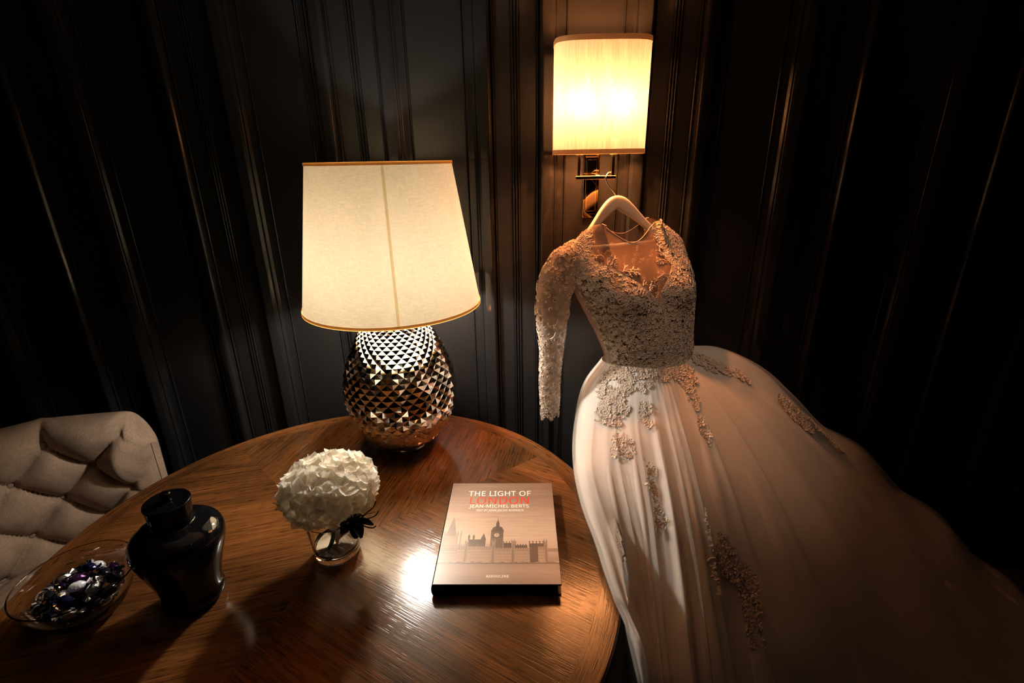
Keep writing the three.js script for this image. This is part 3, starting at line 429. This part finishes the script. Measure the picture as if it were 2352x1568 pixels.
// ---------------------------------------------------------------- book
{
  const W = 0.250, Hh = 0.319, th = 0.028, t = thing('book', 'large hardcover book with a sepia photograph of a riverside palace on its jacket', 'book', [-0.034, TY, -0.897], -1.2 * D);
  const cv = document.createElement('canvas'); cv.width = 1024; cv.height = 1320; const c = cv.getContext('2d'), R = rng(5);
  const gr = c.createLinearGradient(0, 0, 0, 1320); for (const [o, s] of [[0, '#7d6456'], [0.10, '#86695a'], [0.28, '#a58673'], [0.42, '#c4a48e'], [0.60, '#d8b9a2'], [0.72, '#c9a791'], [0.80, '#a98b78'], [0.90, '#b5947f'], [1, '#9c7d6a']]) gr.addColorStop(o, s); c.fillStyle = gr; c.fillRect(0, 0, 1024, 1320);
  for (let i = 0; i < 240; i++) { c.globalAlpha = 0.05; c.fillStyle = R() < 0.5 ? '#e8cbb4' : '#6f5648'; const y = R() * 800; c.beginPath(); c.ellipse(R() * 1024, y, 80 + R() * 220, 4 + R() * 16, (R() - 0.5) * 0.15, 0, 6.3); c.fill(); }
  for (let i = 0; i < 160; i++) { c.globalAlpha = 0.07; c.fillStyle = R() < 0.5 ? '#d9bba5' : '#6f5648'; c.fillRect(R() * 1024, 1090 + R() * 230, 120 + R() * 300, 2 + R() * 4); }
  c.globalAlpha = 1;
  const spire = (x, y, w, h, col) => { c.fillStyle = col; c.beginPath(); c.moveTo(x - w / 2, y); c.lineTo(x, y - h); c.lineTo(x + w / 2, y); c.fill(); };
  const blk = (x, y, w, h, col) => { c.fillStyle = col; c.fillRect(x, y, w, h); };
  const row = (x0, x1, y, h, col, step) => { for (let x = x0; x < x1; x += step) { blk(x, y, step * 0.22, h, col); spire(x + step * 0.11, y + 1, step * 0.5, step * 0.5, col); } };
  const dk = '#5f4a3f', md = '#84695a', lt = '#b6957f';
  // tall hazy tower with a spire, then the long river front, the clock tower and the end blocks
  const shifted = (x, y, f) => { c.save(); c.translate(x, y); f(); c.restore(); };
  shifted(-52, 30, () => { blk(60, 740, 130, 330, '#b09079'); spire(128, 745, 100, 260, '#94776a'); for (const x of [30, 62, 180, 210]) { blk(x, 730, 14, 340, '#a98a76'); spire(x + 7, 732, 22, 60, '#a98a76'); } });
  shifted(-58, 40, () => { blk(300, 780, 130, 140, dk); for (const x of [290, 332, 420]) { blk(x, 745, 16, 170, dk); spire(x + 8, 748, 24, 36, dk); } });
  shifted(-158, 50, () => { blk(505, 770, 44, 140, dk); spire(527, 775, 52, 84, dk); });
  shifted(-196, 54, () => { blk(630, 660, 112, 260, '#6d5548'); c.fillStyle = '#5c473d'; c.beginPath(); c.moveTo(626, 664); c.lineTo(648, 612); c.lineTo(672, 596); c.lineTo(672, 556); c.lineTo(684, 520); c.lineTo(687, 470); c.lineTo(690, 520); c.lineTo(702, 556); c.lineTo(702, 596); c.lineTo(728, 612); c.lineTo(748, 664); c.fill();
  c.fillStyle = '#c9ab97'; c.beginPath(); c.arc(682, 712, 26, 0, 6.3); c.fill(); c.strokeStyle = dk; c.lineWidth = 4; c.beginPath(); c.arc(682, 712, 26, 0, 6.3); c.moveTo(682, 712); c.lineTo(682, 694); c.moveTo(682, 712); c.lineTo(694, 716); c.stroke(); row(634, 744, 755, 120, '#9a7d6a', 14); blk(745, 810, 70, 110, dk); row(745, 818, 800, 60, dk, 26); });
  shifted(-250, 40, () => { blk(860, 850, 150, 60, dk); blk(872, 800, 40, 60, '#9a7d6a'); row(850, 1000, 845, 60, dk, 24); });
  blk(780, 870, 150, 220, '#6d5548'); row(776, 930, 850, 60, dk, 30); blk(930, 930, 94, 40, '#a08370');
  for (const [x0, x1, yy] of [[0, 240, 920], [150, 470, 905], [450, 780, 925], [850, 930, 910]]) { blk(x0, yy, x1 - x0, 1095 - yy, lt); row(x0, x1, yy - 26, 60, md, 17); for (let y = yy + 20; y < 1060; y += 34) { c.globalAlpha = 0.45; for (let x = x0; x < x1; x += 12) blk(x, y, 5, 24, y < yy + 60 ? dk : md); c.globalAlpha = 1; } blk(x0, yy + 8, x1 - x0, 5, md); }
  for (const x of [212, 448, 620, 905]) { blk(x, 850, 30, 245, '#a08370'); spire(x + 4, 854, 16, 46, '#a08370'); spire(x + 26, 854, 16, 46, '#a08370'); blk(x + 11, 880, 8, 205, md); }
  for (let i = 0; i < 120; i++) { c.globalAlpha = 0.35; blk(R() * 1024, 1078 + R() * 14, 8 + R() * 26, 8, R() < 0.6 ? dk : '#cdb09b'); } c.globalAlpha = 1; blk(0, 1094, 1024, 12, '#7a6153');
  const text = (s, x, y, w, size, col, st = '') => { c.save(); c.font = `${st} ${size}px sans-serif`; c.fillStyle = col; const m = c.measureText(s).width; c.translate(x, y); c.scale(w / m, 1); c.fillText(s, 0, 0); c.restore(); };
  text('THE LIGHT OF', 178, 209, 629, 108, '#fff6ee'); text('LONDON', 188, 334, 609, 152, '#f03a20'); text('JEAN-MICHEL BERTS', 206, 388, 578, 68, '#fff6ee'); text('TEXT BY JOHN JULIUS NORWICH', 268, 443, 460, 42, '#f6e4d6', 'italic bold'); text('ASSOULINE', 418, 1251, 188, 36, '#f6e9dc', 'bold');
  const tex = new THREE.CanvasTexture(cv); tex.colorSpace = THREE.SRGBColorSpace;
  const cover = phys({ map: tex, roughness: 0.34, specularIntensity: 0.9 });
  const board = rbox(W, 0.0035, Hh, 0.0012);
  part('back_board', board.clone().translate(0, 0.0018, 0), M.bookBlack, t);
  const fb = part('front_board', board.clone().translate(0, th - 0.0018, 0), M.bookBlack, t);
  const pg = new THREE.PlaneGeometry(W - 0.001, Hh - 0.001).rotateX(-Math.PI / 2).translate(0, th + 0.0003, 0); part('jacket_front', pg, cover, fb, 'sepia jacket print with white and red title');
  part('spine', new THREE.CylinderGeometry(th / 2, th / 2, Hh, 24, 1, true, Math.PI, Math.PI).scale(0.35, 1, 1).rotateX(Math.PI / 2).translate(-W / 2 + 0.001, th / 2, 0), (() => { const m = M.bookBlack.clone(); m.side = DS; return m; })(), t);
  part('page_block', box(W - 0.010, th - 0.0075, Hh - 0.008, -0.003, th / 2, 0), M.bookBlack, t, 'black edged page block');
}

// ---------------------------------------------------------------- hydrangea in a tumbler
const GP = [-0.388, TY, -0.862];
{
  const g = thing('glass_tumbler', 'clear thick bottomed glass tumbler holding a flower stem in shallow water', 'glass', GP);
  part('glass', lathe([[0.001, 0.0005], [0.042, 0.0005], [0.0455, 0.003], [0.047, 0.008], [0.0515, 0.05], [0.0565, 0.0985], [0.0558, 0.1], [0.0545, 0.0985], [0.0495, 0.05], [0.0452, 0.020], [0.042, 0.0165], [0.001, 0.0155]], 96), M.glass, g);
  const w = lathe([[0.001, 0.0158], [0.0419, 0.0168], [0.0451, 0.0202], [0.0468, 0.030], [0.001, 0.030]], 64);
  part('water', w, M.water, g);
  const F = thing('hydrangea', 'white hydrangea head standing in the glass tumbler', 'flower', GP);
  const hc = V(0.004, 0.166, 0.000), RX = 0.084, RY = 0.055;
  part('stem', tube([V(0.004, 0.135, 0.0), V(0.004, 0.09, 0.004), V(0.0, 0.05, 0.012), V(-0.012, 0.018, 0.016)], 0.0045, 20, 8), M.stem, F);
  for (let k = 0; k < 9; k++) { const a = k * 0.7 + 0.3; part('branchlet', tube([V(0.004, 0.10, 0.003), V(0.02 * Math.cos(a), 0.125, 0.02 * Math.sin(a)), V(0.055 * Math.cos(a), 0.145, 0.055 * Math.sin(a))], 0.0016, 8, 5), M.stem, F); }
  const R = rng(77);
  const floret = () => { const gs = []; for (let k = 0; k < 4; k++) { const a = k * Math.PI / 2 + (R() - 0.5) * 0.25, cup = 0.30 + 0.35 * R(), wv = R() * 6, len = 0.0180 + 0.004 * R(), wd = 0.0110 + 0.0024 * R();
    gs.push(fromGrid((u, v) => { const x = v * len, sh = Math.sin(Math.PI * Math.min(1, 0.12 + v * 0.86)) ** 0.6, y = (u - 0.5) * 2 * wd * sh, h = cup * x * x / len + 0.28 * y * y / wd + 0.0013 * Math.sin(u * 7 + wv) * v; return V(x * Math.cos(a) - y * Math.sin(a), h + 0.001 * k, x * Math.sin(a) + y * Math.cos(a)); }, 5, 5)); }
    gs.push(new THREE.SphereGeometry(0.0018, 6, 5).translate(0, 0.002, 0)); return merge(gs); };
  const kinds = Array.from({ length: 7 }, floret);
  const N = 112; let made = 0;
  for (let k = 0; k < N; k++) {
    const yy = 1 - 1.62 * (k + 0.5) / N, a = k * 2.399963 + 0.2 * R(), rr = Math.sqrt(Math.max(0, 1 - yy * yy)), lum = 1 + 0.10 * (noise(Math.cos(a) * rr * 3 + 9, Math.sin(a) * rr * 3 + yy * 2) - 0.5) + 0.04 * (R() - 0.5);
    const p = V(RX * rr * Math.cos(a) * lum, RY * yy * lum, RX * rr * Math.sin(a) * lum), n = V(p.x / RX ** 2, p.y / RY ** 2, p.z / RX ** 2).normalize().add(V(R() - 0.5, R() - 0.5, R() - 0.5).multiplyScalar(0.55)).normalize();
    const m = part('floret', kinds[k % 7], yy < -0.35 && R() < 0.5 ? M.petalGreen : M.petal, F); m.position.copy(hc).add(p); m.quaternion.setFromUnitVectors(V(0, 1, 0), n).multiply(new THREE.Quaternion().setFromAxisAngle(V(0, 1, 0), R() * 6.3)); m.scale.setScalar(0.9 + 0.35 * R()); made++;
  }
  const K = thing('dried_seed_pod', 'small dark dried seed pod with curled tips tucked under the white flower', 'seed pod', GP);
  const o = V(0.072, 0.132, 0.060);
  part('pod', (() => { const s = new THREE.SphereGeometry(0.014, 18, 12), p = s.attributes.position; for (let i = 0; i < p.count; i++) { const k = 1 + 0.35 * (noise(p.getX(i) * 220 + 5, p.getY(i) * 220 + p.getZ(i) * 160) - 0.5); p.setXYZ(i, p.getX(i) * k * 1.3, p.getY(i) * k, p.getZ(i) * k); } s.computeVertexNormals(); return s.translate(o.x, o.y, o.z); })(), M.pod, K);
  const leafG = (dir, l, w, droop, tw) => { const d = V(...dir).normalize(), s = d.clone().cross(V(0, 1, 0)).normalize(), n = s.clone().cross(d); return fromGrid((u, v) => { const y = (u - 0.5) * 2 * w * Math.sin(Math.PI * (0.1 + 0.85 * v)) ** 0.8; return o.clone().addScaledVector(d, l * v).addScaledVector(s, y * Math.cos(tw * v)).addScaledVector(n, -droop * v * v + 0.5 * Math.abs(y) + y * Math.sin(tw * v)); }, 4, 8); };
  for (const a of [[[1, 0.5, -0.1], 0.045, 0.006, 0.004, 0.8], [[0.9, 0.15, 0.35], 0.042, 0.007, 0.006, -0.6], [[0.4, -0.6, 0.6], 0.036, 0.010, 0.003, 0.3], [[0.1, -0.75, 0.6], 0.034, 0.011, 0.002, 0.4], [[-0.6, -0.2, 0.7], 0.036, 0.012, 0.004, 0.5], [[-0.2, 0.5, 0.8], 0.03, 0.010, 0.003, -0.7], [[0.6, 0.8, 0.3], 0.03, 0.006, 0.003, 0.6], [[-0.8, 0.1, 0.4], 0.03, 0.011, 0.004, 0.2]]) part('leaf', leafG(...a), M.pod, K);
  for (const a of [[1, 0.75, 0.0], [1, 0.35, 0.25], [0.8, -0.1, 0.5]]) { const d = V(...a).normalize(); part('twig', tube([o.clone(), o.clone().addScaledVector(d, 0.028), o.clone().addScaledVector(d, 0.044).add(V(0.004, 0.006, 0)), o.clone().addScaledVector(d, 0.052).add(V(0.004, 0.014, 0))], 0.0013, 12, 5), M.pod, K); }
}

// ---------------------------------------------------------------- black lidded vase
{
  const v = thing('lidded_vase', 'glossy black round shouldered vase with cylindrical lid', 'vase', [-0.632, TY, -0.748]);
  part('body', smoothLathe([[0.001, 0.001], [0.03, 0.001], [0.045, 0.003], [0.054, 0.012], [0.0545, 0.022], [0.0525, 0.032], [0.056, 0.055], [0.064, 0.085], [0.074, 0.118], [0.0785, 0.142], [0.074, 0.160], [0.060, 0.172], [0.045, 0.178], [0.036, 0.181], [0.033, 0.186]], 96), M.blackGlaze, v);
  const lid = part('lid', lathe([[0.030, 0.178], [0.0345, 0.180], [0.0350, 0.19], [0.0375, 0.222], [0.0385, 0.225], [0.0375, 0.2275], [0.034, 0.2265], [0.020, 0.2245], [0.001, 0.224]], 72), M.blackGlaze, v);
  part('knob', smoothLathe([[0.009, 0.2235], [0.0075, 0.228], [0.0095, 0.236], [0.008, 0.241], [0.001, 0.243]], 24).translate(-0.004, 0, -0.006), M.blackGlaze, lid);
}

// ---------------------------------------------------------------- glass bowl of sweets
const BP = [-0.817, TY, -0.716];
{
  const b = thing('glass_bowl', 'clear glass bowl filled with wrapped sweets', 'bowl', BP);
  part('glass', smoothLathe([[0.001, 0.0006], [0.035, 0.0006], [0.048, 0.004], [0.066, 0.020], [0.082, 0.050], [0.0935, 0.083], [0.0945, 0.0865], [0.0935, 0.0885], [0.0918, 0.0865], [0.0905, 0.083], [0.079, 0.050], [0.062, 0.024], [0.044, 0.0125], [0.03, 0.0115], [0.001, 0.0115]], 96, 5), M.glass, b);
  const R = rng(91), foils = [
    ['black foil', std({ color: rgb(0.012, 0.012, 0.016), metalness: 0.3, roughness: 0.16 })], ['silver foil', std({ color: rgb(0.78, 0.78, 0.80), metalness: 1, roughness: 0.22 })],
    ['deep blue foil', std({ color: rgb(0.03, 0.035, 0.13), metalness: 0.8, roughness: 0.2 })], ['purple foil', std({ color: rgb(0.10, 0.04, 0.13), metalness: 0.8, roughness: 0.2 })], ['gold foil', std({ color: rgb(0.75, 0.55, 0.25), metalness: 1, roughness: 0.2 })], ['clear white wrapper', phys({ color: rgb(0.75, 0.75, 0.8), roughness: 0.2, specularIntensity: 1 })]];
  const crumple = seed => { const gs = new THREE.SphereGeometry(1, 14, 10), p = gs.attributes.position; for (let i = 0; i < p.count; i++) { const x = p.getX(i), y = p.getY(i), z = p.getZ(i), k = 1 + 0.16 * (noise(x * 3 + seed, y * 3 + z * 2 + 9) - 0.5); p.setXYZ(i, x * k * 0.0135, y * k * 0.0085, z * k * 0.0095); } const q = gs.toNonIndexed(); q.computeVertexNormals(); return q; };
  const fan = (seed, s) => { const q = fromGrid((u, v) => { const a = (u - 0.5) * 2.2, r = 0.001 + 0.010 * v, f = 0.0022 * v * (Math.floor(u * 8 + 0.01) & 1 ? 1 : -1); return V(s * (0.0125 + r * Math.cos(a)), f + 0.003 * v * Math.sin(seed), r * Math.sin(a) * 0.9); }, 8, 3).toNonIndexed(); q.computeVertexNormals(); return q; };
  const shapes = [0, 1, 2].map(k => [crumple(k * 7 + 1), fan(k, 1), fan(k + 2, -1)]);
  const spots = []; // layers of sweets lying in the bowl
  for (const [y, r, n, o] of [[0.0225, 0.026, 5, 0], [0.0225, 0.0, 1, 0], [0.039, 0.048, 10, 0.2], [0.039, 0.020, 4, 0.5], [0.056, 0.058, 11, 0.0], [0.056, 0.030, 6, 0.4], [0.0575, 0.0, 1, 0], [0.070, 0.040, 6, 0.3], [0.072, 0.012, 2, 0.9]]) for (let k = 0; k < n; k++) { const a = o + k * 2 * Math.PI / n; spots.push([r * Math.cos(a), y + 0.002 * R(), r * Math.sin(a), a]); }
  const order = [0, 0, 1, 0, 2, 0, 3, 5, 0, 2, 4, 0, 0, 1, 3, 0];
  spots.forEach(([x, y, z, a], k) => {
    const f = foils[order[(k * 7 + 3) % order.length]], sh = shapes[k % 3];
    const s = thing('wrapped_sweet', `twist wrapped sweet in ${f[0]} in the glass bowl`, 'sweet', [BP[0] + x, BP[1] + y, BP[2] + z], 0, `${f[0]} sweets in the glass bowl`);
    const m = f[1].side === DS ? f[1] : (f[1].side = DS, f[1]);
    part('wrapper', sh[0], m, s); part('twist', sh[1], m, s); part('twist', sh[2], m, s);
    s.rotation.set((R() - 0.5) * 0.7, -a + Math.PI / 2 + (R() - 0.5) * 0.6, (R() - 0.5) * 0.5);
  });
}

// ---------------------------------------------------------------- tufted chair
{
  const CX = -1.205, CZ = -1.02, c = thing('tub_chair', 'button tufted beige linen tub chair drawn up to the round table', 'chair', [CX, 0, CZ]);
  const A0 = -103 * D, A1 = 103 * D, RI = 0.285, TK = 0.10, ts = 0.092 / RI, ty = 0.088, yb = 0.40;
  const topH = a => { const q = Math.abs(a) / A1; return 0.865 - 0.018 * smooth(0.3, 0.85, q) - 0.10 * smooth(0.84, 1.0, q) ** 1.6; };
  const thick = a => { const q = Math.abs(a) / A1; return TK * Math.sqrt(Math.max(0.0004, 1 - clamp((q - 0.90) / 0.10) ** 2)); };
  const tuft = (a, y) => { const p = a / ts, q = Math.min(3, (y - 0.53) / ty), h = Math.abs(Math.sin(Math.PI * (p + q) / 2) * Math.sin(Math.PI * (p - q) / 2)); const bx = Math.round((p + q) / 2), bz = Math.round((p - q) / 2), d = Math.hypot((p + q) / 2 - bx, (p - q) / 2 - bz); return 0.040 * h ** 0.45 - 0.014 * Math.exp(-((d / 0.10) ** 2)); };
  const NB = 96, NA = 260;
  const g = sealNormals(fromGrid((b, u) => { // b goes once round the section: inner face up, over the top, outer face down
    const a = lerp(A0, A1, u), H = topH(a), tk = thick(a), edge = 1 - smooth(0.88, 1, Math.abs(a) / A1), mid = RI + TK / 2;
    let r, y;
    if (b < 0.55) { const v = b / 0.55; y = lerp(yb, H - tk * 0.42, v); const lean = 0.02 * (y - 0.5) * tk / TK; r = mid - tk / 2 + lean - (tuft(a, y) * smooth(yb, yb + 0.05, y) * 1) * edge; }
    else if (b < 0.75) { const v = (b - 0.55) / 0.2 * Math.PI; y = H - tk * 0.42 + tk * 0.42 * Math.sin(v); r = mid - tk / 2 * Math.cos(v) + 0.008 * tk / TK - tuft(a, H - tk * 0.42 + 0.05 * v) * edge * Math.max(0, Math.cos(v * 0.6)); }
    else { const v = (b - 0.75) / 0.25; y = lerp(H - tk * 0.42, yb, v); r = mid + tk / 2 + (0.008 - 0.01 * v) * tk / TK; }
    return V(-r * Math.cos(a), y, -r * Math.sin(a));
  }, NB, NA, [1, 1]), NB, NA);
  { const u = g.attributes.uv; for (let i = 0; i < u.count; i++) u.setXY(i, u.getX(i) * 4, u.getY(i) * 6); }
  part('back', g, M.linenChair, c, 'deep button tufted curved back');
  const bt = new THREE.SphereGeometry(0.0095, 12, 8).scale(1, 1, 0.5);
  for (let i = -5; i <= 5; i++) for (let j = -1; j <= 3; j++) if (((i + j) & 1) === 0) { const a = i * ts, y = 0.53 + j * ty; if (Math.abs(a) > A1 * 0.88 || y > topH(a) - 0.05 || y < yb + 0.03) continue; const r = RI + 0.02 * (y - 0.5) + 0.006; const m = part('button', bt, M.linenChair, c); m.position.set(-r * Math.cos(a), y, -r * Math.sin(a)); m.lookAt(CX, y, CZ); }
  part('seat', smoothLathe([[0.001, 0.47], [0.18, 0.468], [0.25, 0.455], [0.275, 0.43], [0.278, 0.40], [0.27, 0.37], [0.001, 0.37]], 64), M.linenChair, c);
  part('seat_base', lathe([[0.001, 0.33], [0.36, 0.33], [0.385, 0.34], [0.385, 0.405], [0.36, 0.41], [0.001, 0.41]], 64), M.linenChair, c);
  for (const [x, z] of [[0.2, 0.2], [0.2, -0.2], [-0.2, 0.2], [-0.2, -0.2]]) part('leg', new THREE.CylinderGeometry(0.022, 0.014, 0.33, 16).translate(x, 0.166, z), M.darkWood, c);
}

renderer.render(scene, camera);
